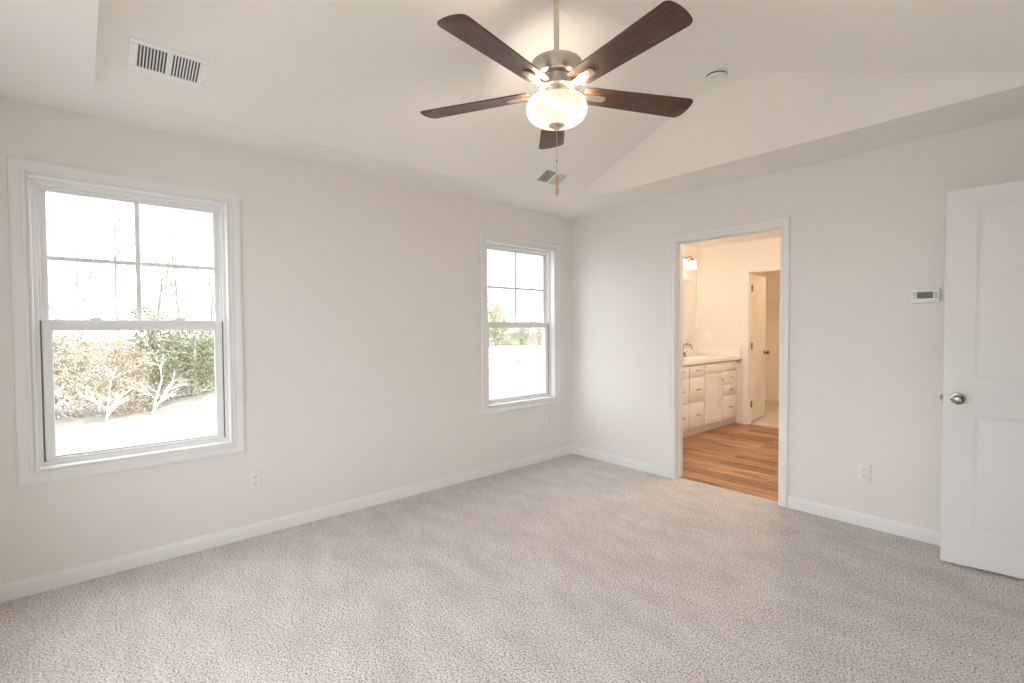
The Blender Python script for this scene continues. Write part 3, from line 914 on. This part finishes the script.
# ------------------------------------------------------------------ vanity
VY0, VY1 = 1.155, 2.800
van = thing('vanity_cabinet', 'white painted bathroom vanity cabinet with drawers', 'cabinet', (0.17, 2.0, -0.004))
VO = Vector((-0.17, -2.0, 0.004))
bm = B()
box(bm, (BX + 0.001, VY0, 0.088), (0.460, VY1, 0.872), 0.0015)
box(bm, (BX + 0.001, VY1, 0.088), (0.440, BY - 0.001, 0.872))
obj('carcass', bm, M_CAB, van, loc=VO)
bm = B(); box(bm, (BX + 0.001, VY0, -0.004), (0.410, BY - 0.001, 0.088)); obj('toe_kick', bm, M_CAB, van, loc=VO)
def pull_bm(yc, zc, ln=0.075):
    bm = B()
    tube(bm, [(0.480, yc - ln / 2 + 0.008, zc), (0.502, yc - ln / 2 + 0.008, zc)], 0.0035, 8)
    tube(bm, [(0.480, yc + ln / 2 - 0.008, zc), (0.502, yc + ln / 2 - 0.008, zc)], 0.0035, 8)
    tube(bm, [(0.504, yc - ln / 2, zc), (0.504, yc + ln / 2, zc)], 0.0048, 8)
    return bm
def drawer(y0, z0, y1, z1, pull=True, nm='drawer'):
    bm = B(); box(bm, (0.4605, y0, z0), (0.480, y1, z1), 0.003, 2)
    d = obj(nm, bm, M_CAB, van, loc=VO)
    if pull:
        o = obj('drawer_pull', pull_bm((y0 + y1) / 2, (z0 + z1) / 2 if z1 - z0 < 0.2 else (z0 + z1) / 2), M_PULL, d); o['label'] = 'dark metal bar pull'
for y0, y1 in ((1.170, 1.512), (1.530, 1.884)):
    for z0, z1 in ((0.722, 0.858), (0.420, 0.706), (0.108, 0.404)):
        drawer(y0, z0, y1, z1)
drawer(1.904, 0.745, 2.780, 0.858, False, 'false_panel')
for z0, z1 in ((0.574, 0.728), (0.424, 0.558), (0.108, 0.408)):
    drawer(2.366, z0, 2.780, z1)
bm = B()
dy0, dy1, dz0, dz1 = 1.904, 2.348, 0.108, 0.728
box(bm, (0.4605, dy0, dz0), (0.480, dy0 + 0.058, dz1), 0.002); box(bm, (0.4605, dy1 - 0.058, dz0), (0.480, dy1, dz1), 0.002)
box(bm, (0.4605, dy0 + 0.058, dz0), (0.480, dy1 - 0.058, dz0 + 0.058), 0.002); box(bm, (0.4605, dy0 + 0.058, dz1 - 0.058), (0.480, dy1 - 0.058, dz1), 0.002)
box(bm, (0.4605, dy0 + 0.05, dz0 + 0.05), (0.471, dy1 - 0.05, dz1 - 0.05))
cd = obj('cabinet_door', bm, M_CAB, van, loc=VO)
bm = B(); lathe(bm, [(0, 0), (0.006, 0), (0.005, 0.012), (0.012, 0.018), (0.014, 0.024), (0.010, 0.029), (0, 0.030)], 18, Matrix.Translation((0.480, 2.316, 0.640)) @ Matrix.Rotation(PI / 2, 4, 'Y'))
o = obj('knob', bm, M_PULL, cd); o['label'] = 'dark metal knob'

# countertop with an oval basin and splashes
ct = thing('countertop', 'white marble vanity top with an oval basin and low splashes', 'countertop', (0.17, 2.0, 0.873))
CO = Vector((-0.17, -2.0, -0.873))
bm = B()
cx0, cx1, cy0, cy1, cz0, cz1 = BX + 0.001, 0.500, 1.145, BY - 0.001, 0.873, 0.910
ex, ey, ea, eb = 0.215, 2.18, 0.155, 0.215
N = 64
def rectpt(a):
    dx, dy = math.cos(a), math.sin(a)
    ts = []
    if dx > 1e-9: ts.append((cx1 - ex) / dx)
    if dx < -1e-9: ts.append((cx0 - ex) / dx)
    if dy > 1e-9: ts.append((cy1 - ey) / dy)
    if dy < -1e-9: ts.append((cy0 - ey) / dy)
    tt = min(ts)
    return (ex + dx * tt, ey + dy * tt)
angs = [2 * PI * i / N for i in range(N)] + [math.atan2(yy - ey, xx - ex) % (2 * PI) for xx in (cx0, cx1) for yy in (cy0, cy1)]
angs = sorted(set(angs))
n = len(angs)
rings = [[bm.verts.new((*rectpt(a), cz0)) for a in angs], [bm.verts.new((*rectpt(a), cz1)) for a in angs]]
for s, z in ((1.0, cz1), (0.97, cz1 - 0.006), (0.90, cz1 - 0.05), (0.75, cz1 - 0.10), (0.45, cz1 - 0.13), (0.08, cz1 - 0.138)):
    rings.append([bm.verts.new((ex + ea * s * math.cos(a), ey + eb * s * math.sin(a), z)) for a in angs])
for r0, r1 in zip(rings, rings[1:]):
    for i in range(n):
        j = (i + 1) % n
        bm.faces.new((r0[i], r0[j], r1[j], r1[i]))
bm.faces.new(rings[-1])
obj('slab', bm, M_MARBLE, ct, loc=CO)
bm = B(); box(bm, (cx0, cy0, cz1), (cx0 + 0.02, cy1, cz1 + 0.095), 0.003, 2); obj('backsplash', bm, M_MARBLE, ct, loc=CO)
bm = B(); box(bm, (cx0 + 0.02, cy1 - 0.02, cz1), (cx1 - 0.01, cy1, cz1 + 0.095), 0.003, 2); obj('side_splash', bm, M_MARBLE, ct, loc=CO)
bm = B(); lathe(bm, [(0, -0.137 + 0.004), (0.016, -0.137 + 0.004), (0.022, -0.137), (0, -0.139)], 20, Matrix.Translation((ex, ey, cz1))); obj('drain', bm, M_BRONZE, ct, loc=CO)

# faucet
fa = thing('faucet', 'bronze two-handle gooseneck faucet on the vanity top', 'faucet', (0.03, 2.165, cz1 + 0.0005))
bm = B()
box(bm, (-0.026, -0.08, 0), (0.026, 0.08, 0.012), 0.005, 3)
obj('base_plate', bm, M_BRONZE, fa)
bm = B()
pts = [(0, 0, 0.010), (0, 0, 0.06), (0.004, 0, 0.11)] + [(0.068 - 0.064 * math.cos(a), 0, 0.122 + 0.056 * math.sin(a)) for a in [PI * i / 14 for i in range(1, 13)]] + [(0.136, 0, 0.108)]
tube(bm, pts, [0.017, 0.014] + [0.012] * (len(pts) - 3) + [0.013], 14)
obj('spout', bm, M_BRONZE, fa)
for s in (-1, 1):
    bm = B()
    lathe(bm, [(0, 0.010), (0.019, 0.010), (0.017, 0.03), (0.014, 0.05), (0.016, 0.062), (0.010, 0.070), (0, 0.071)], 18, Matrix.Translation((0, s * 0.055, 0)))
    tube(bm, [(0, s * 0.055, 0.060), (0.012, s * 0.075, 0.070), (0.018, s * 0.105, 0.074)], [0.007, 0.006, 0.005], 10)
    obj('handle', bm, M_BRONZE, fa)

# mirror and vanity light on the bathroom's left wall
mi = thing('wall_mirror', 'frameless mirror over the vanity backsplash', 'mirror', (BX + 0.0005, 2.0, 1.02))
bm = B(); box(bm, (0, -0.84, 0), (0.004, 0.82, 0.96), 0.001); obj('mirror_plate', bm, M_MIRROR, mi)
for yy in (-0.5, 0.5):
    bm = B(); box(bm, (0, yy - 0.012, -0.004), (0.008, yy + 0.012, 0.010), 0.001); obj('mirror_clip', bm, M_NICKEL, mi)
vl = thing('vanity_light', 'lit three-shade vanity light above the bathroom mirror', 'wall light', (BX + 0.0005, 2.16, 2.235))
bm = B(); box(bm, (0, -0.10, -0.045), (0.022, 0.10, 0.045), 0.006, 3); obj('back_plate', bm, M_PULL, vl)
bm = B(); tube(bm, [(0.075, -0.27, 0.02), (0.075, 0.27, 0.02)], 0.007, 10); tube(bm, [(0.02, 0, 0.0), (0.06, 0, 0.005), (0.075, 0, 0.02)], 0.007, 10); obj('crossbar', bm, M_PULL, vl)
for yy in (-0.24, 0.0, 0.24):
    bm = B()
    tube(bm, [(0.075, yy, 0.02), (0.13, yy, 0.034), (0.165, yy, 0.024), (0.175, yy, -0.005)], 0.006, 10)
    lathe(bm, [(0, 0.0), (0.018, 0.0), (0.020, -0.012), (0.026, -0.022), (0.026, -0.030), (0, -0.030)], 20, Matrix.Translation((0.175, yy, 0)))
    ar = obj('lamp_arm', bm, M_PULL, vl)
    bm = B(); lathe(bm, [(0.026, -0.026), (0.036, -0.040), (0.047, -0.066), (0.053, -0.100), (0.055, -0.140)], 28, Matrix.Translation((0.175, yy, 0)), False)
    sh = obj('lamp_shade', bm, M_JAR, ar)
    mdf = sh.modifiers.new('thickness', 'SOLIDIFY'); mdf.thickness = 0.003
    sh['label'] = 'clear bright glass shade'
    bm = B(); lathe(bm, [(0, -0.03), (0.012, -0.034), (0.014, -0.05), (0.026, -0.078), (0.028, -0.092), (0.020, -0.110), (0, -0.118)], 20, Matrix.Translation((0.175, yy, 0)))
    obj('light_bulb', bm, M_BULB, ar)
    ld = bpy.data.lights.new('bulb_light', 'POINT'); ld.energy = BULB_BATH; ld.color = WARM_BATH; ld.shadow_soft_size = 0.035
    lo = bpy.data.objects.new('bulb_light', ld); COL.objects.link(lo); lo.parent = vl; lo.location = (0.175, yy, -0.135)
# outlet on the bathroom back wall above the splash
t = thing('wall_switch', 'small white switch plate on the bathroom back wall above the splash', 'switch', (0.03, BY - 0.0005, 1.18))
bm = B(); box(bm, (-0.036, -0.005, -0.058), (0.036, 0, 0.058), 0.003, 2); obj('cover_plate', bm, M_PLASTIC, t)
bm = B(); box(bm, (-0.016, -0.008, -0.033), (0.016, -0.003, 0.033), 0.002); obj('rocker', bm, M_PLASTIC, t)

# ------------------------------------------------------------------ outdoors
GZ = -0.6
def ground_h(x, y):
    d = ((x + 9.6) / 3.2) ** 2 + ((y + 0.2) / 2.0) ** 2
    h = GZ + 0.62 * math.exp(-d)
    return h + 0.015 * math.sin(x * 1.7 + y) * math.cos(y * 1.3)
b = B()
xs = [140, 60, 30, 12, 4] + [-0.16 - 0.35 * i for i in range(58)] + [-24, -30, -40, -60, -90, -140]
ys = [-140, -80, -40, -25, -15] + [-10 + 0.4 * i for i in range(63)] + [18, 22, 28, 36, 50, 80, 140]
gv = {}
for i, x in enumerate(xs):
    for j, y in enumerate(ys):
        gv[i, j] = b.verts.new((x, y, ground_h(x, y)))
for i in range(len(xs) - 1):
    for j in range(len(ys) - 1):
        b.faces.new((gv[i, j], gv[i + 1, j], gv[i + 1, j + 1], gv[i, j + 1]))
struct('ground', b, M_GROUND, 'pale bare ground outside the windows', 'ground', True)
b = B()
for a, c in (((-70, 34), (-14, 34.0)),):
    quad(b, (-90, 26, GZ + 0.03), (-12, 14, GZ + 0.03), (-12, 17, GZ + 0.03), (-90, 31, GZ + 0.03))
struct('road', b, M_GRAVEL, 'pale road across the field outside the far window', 'road')

def leaf_cloud(rng, n, blobs, size):
    """Many small folded leaf blades scattered over several rounded clumps."""
    vs, fs = [], []
    tot = sum(bl[3] ** 2 for bl in blobs)
    for (bx, by, bz, br) in blobs:
        for _ in range(int(n * br * br / tot)):
            d = Vector((rng.gauss(0, 1), rng.gauss(0, 1), rng.gauss(0, 1))).normalized()
            p = Vector((bx, by, bz)) + d * br * (0.55 + 0.5 * rng.random())
            if p.z < 0.05:
                continue
            u = Vector((rng.gauss(0, 1), rng.gauss(0, 1), rng.gauss(0, 1))).normalized()
            v = u.orthogonal().normalized()
            s = size * (0.6 + 0.8 * rng.random())
            k = len(vs)
            vs += [p, p + u * s * 0.5 + v * s * 0.28, p + u * s * 1.1, p + u * s * 0.5 - v * s * 0.28]
            fs.append((k, k + 1, k + 2, k + 3))
    return vs, fs

def raw_obj(name, vs, fs, m, parent):
    me = bpy.data.meshes.new(name)
    me.from_pydata([tuple(v) for v in vs], [], fs)
    me.materials.append(m)
    o = bpy.data.objects.new(name, me)
    COL.objects.link(o)
    o.parent = parent
    return o

def branch(bm, rng, p, d, ln, r, depth, spread=0.55):
    pts, rad = [p.copy()], [r]
    q = p.copy()
    dd = d.copy()
    n = 4
    for i in range(n):
        dd = (dd + Vector((rng.gauss(0, .1), rng.gauss(0, .1), rng.gauss(0.03, .06)))).normalized()
        q = q + dd * (ln / n)
        pts.append(q.copy()); rad.append(r * (1 - 0.45 * (i + 1) / n))
    tube(bm, pts, rad, 5 if depth > 1 else 3)
    if depth <= 0:
        return
    for k in range(rng.choice((3, 4)) if depth > 1 else 3):
        i = rng.randint(1, n)
        nd = (dd + Vector((rng.gauss(0, spread), rng.gauss(0, spread), rng.gauss(0.1, spread * 0.6)))).normalized()
        branch(bm, rng, pts[i], nd, ln * (0.55 + 0.2 * rng.random()), rad[i] * 0.6, depth - 1, spread)

def evergreen(seed, m, hgt, wid, n, size):
    rng = random.Random(seed)
    t = thing('evergreen_tree', '', 'tree')
    bm = B(); tube(bm, [(0, 0, -0.1), (0.05, 0.02, hgt * 0.4), (0.0, 0.05, hgt * 0.8)], [0.09, 0.07, 0.03], 7)
    for k in range(9):
        a = rng.random() * 6.28; z = hgt * (0.12 + 0.07 * k)
        tube(bm, [(0, 0, z), (math.cos(a) * wid * 0.7, math.sin(a) * wid * 0.7, z + 0.2)], [0.03, 0.008], 4)
    obj('trunk', bm, M_BARK, t)
    blobs = []
    for k in range(16):
        f = k / 15
        z = hgt * (0.12 + 0.8 * f)
        rr = wid * (1.0 - 0.62 * f) * (0.8 + 0.4 * rng.random())
        a = rng.random() * 6.28
        off_ = rr * 0.45
        blobs.append((math.cos(a) * off_, math.sin(a) * off_, z, rr * 0.62))
    vs, fs = leaf_cloud(rng, n, blobs, size)
    raw_obj('foliage', vs, fs, m, t)
    return t

def bare_tree(seed, hgt, m, depth, r, spread, trunk_ln=0.45, name='bare_tree'):
    rng = random.Random(seed)
    t = thing(name, '', 'tree')
    bm = B()
    branch(bm, rng, Vector((0, 0, -0.1)), Vector((0, 0, 1)), hgt * trunk_ln, r, depth, spread)
    obj('trunk_and_branches', bm, m, t, smooth=True)
    return t

ev = [evergreen(3, M_LEAF_G, 3.2, 1.35, 14000, 0.060), evergreen(8, M_LEAF_T, 3.0, 1.3, 13000, 0.060), evergreen(15, M_LEAF_G, 2.4, 1.3, 13000, 0.055)]
bt = [bare_tree(21, 9.0, M_BARK, 5, 0.055, 0.40, 0.36), bare_tree(34, 8.0, M_BARK, 5, 0.048, 0.45, 0.36)]
ft = [bare_tree(57, 2.3, M_BARKW, 5, 0.028, 0.70, 0.40, 'pale_bare_tree')]
ORD = ['first', 'second', 'third', 'fourth', 'fifth', 'sixth', 'seventh', 'eighth', 'ninth', 'tenth', 'eleventh', 'twelfth', 'thirteenth', 'fourteenth']
used = set()
def plant(proto, x, y, s, rz, label, group, sz=None):
    if proto.name not in used:
        used.add(proto.name); o = proto
    else:
        o = copy_tree(proto)
    o.location = (x, y, ground_h(x, y) - 0.02)
    o.rotation_euler = (0, 0, rz)
    o.scale = (s, s, sz or s)
    o['label'] = label
    o['group'] = group
    return o
rnd = random.Random(5)
EV = [(-11.4, -7.2, 0, 1.0), (-10.9, -5.6, 1, 0.95), (-11.6, -4.35, 1, 1.05), (-10.7, -3.3, 1, 0.8), (-11.9, -2.5, 0, 1.05), (-11.0, -1.75, 2, 0.9), (-12.2, -0.6, 0, 0.95), (-11.6, 0.7, 2, 1.1), (-11.8, 2.2, 0, 1.0)]
KW = ['tall dark green evergreen', 'tan leaved bushy tree', 'low green evergreen shrub']
for i, (x, y, k, s) in enumerate(EV):
    plant(ev[k], x, y, s, rnd.random() * 6.28, ('%s, %s from left in the hedge outside the nearest window' % (KW[k], ORD[i - 1])) if 1 <= i <= 6 else ('%s continuing the hedge outside, %s' % (KW[k], {0: 'past its left end', 7: 'past its right end', 8: 'farthest right'}[i])), 'hedge trees outside the nearest window', s * (0.77 if k < 2 else 0.88))
BT = [(-17, -7.5), (-18, -6.0), (-16.5, -4.7), (-19, -3.9), (-17, -3.0), (-20, -2.0), (-17.5, -1.3), (-19, -0.2), (-17, 0.6), (-20, 1.6), (-18, 2.8)]
for i, (x, y) in enumerate(BT):
    plant(bt[i % 2], x, y, 0.9 + 0.3 * rnd.random(), rnd.random() * 6.28, ('tall bare grey tree, %s from left behind the hedge' % ORD[i - 1]) if 1 <= i <= 8 else ('tall bare grey tree of the woods, %s' % {0: 'past the left end of the hedge', 9: 'past the right end of the hedge', 10: 'farthest right'}[i]), 'bare woods behind the hedge', 1.7)
for i, (x, y) in enumerate([(-9.4, -3.5), (-9.3, -2.75), (-9.6, -4.5)]):
    plant(ft[0], x, y, 0.85 + 0.1 * i, 1.3 * i, 'pale bare small tree, %s of three in front of the hedge' % ['middle', 'rightmost', 'leftmost'][i], 'pale bare trees in front of the hedge')
FT = [(-42.0, 29.4, 0, 2.3), (-40.6, 30.4, 2, 2.7), (-39.9, 31.8, 1, 1.9), (-37.4, 33.6, 2, 1.3), (-35.8, 34.8, 1, 1.1), (-34.2, 36.4, 2, 1.2)]
for i, (x, y, k, s) in enumerate(FT):
    plant(ev[k], x, y, s, rnd.random() * 6.28, '%s, %s in the far tree line across the field' % (KW[k], ORD[i]), 'far tree line beyond the field')
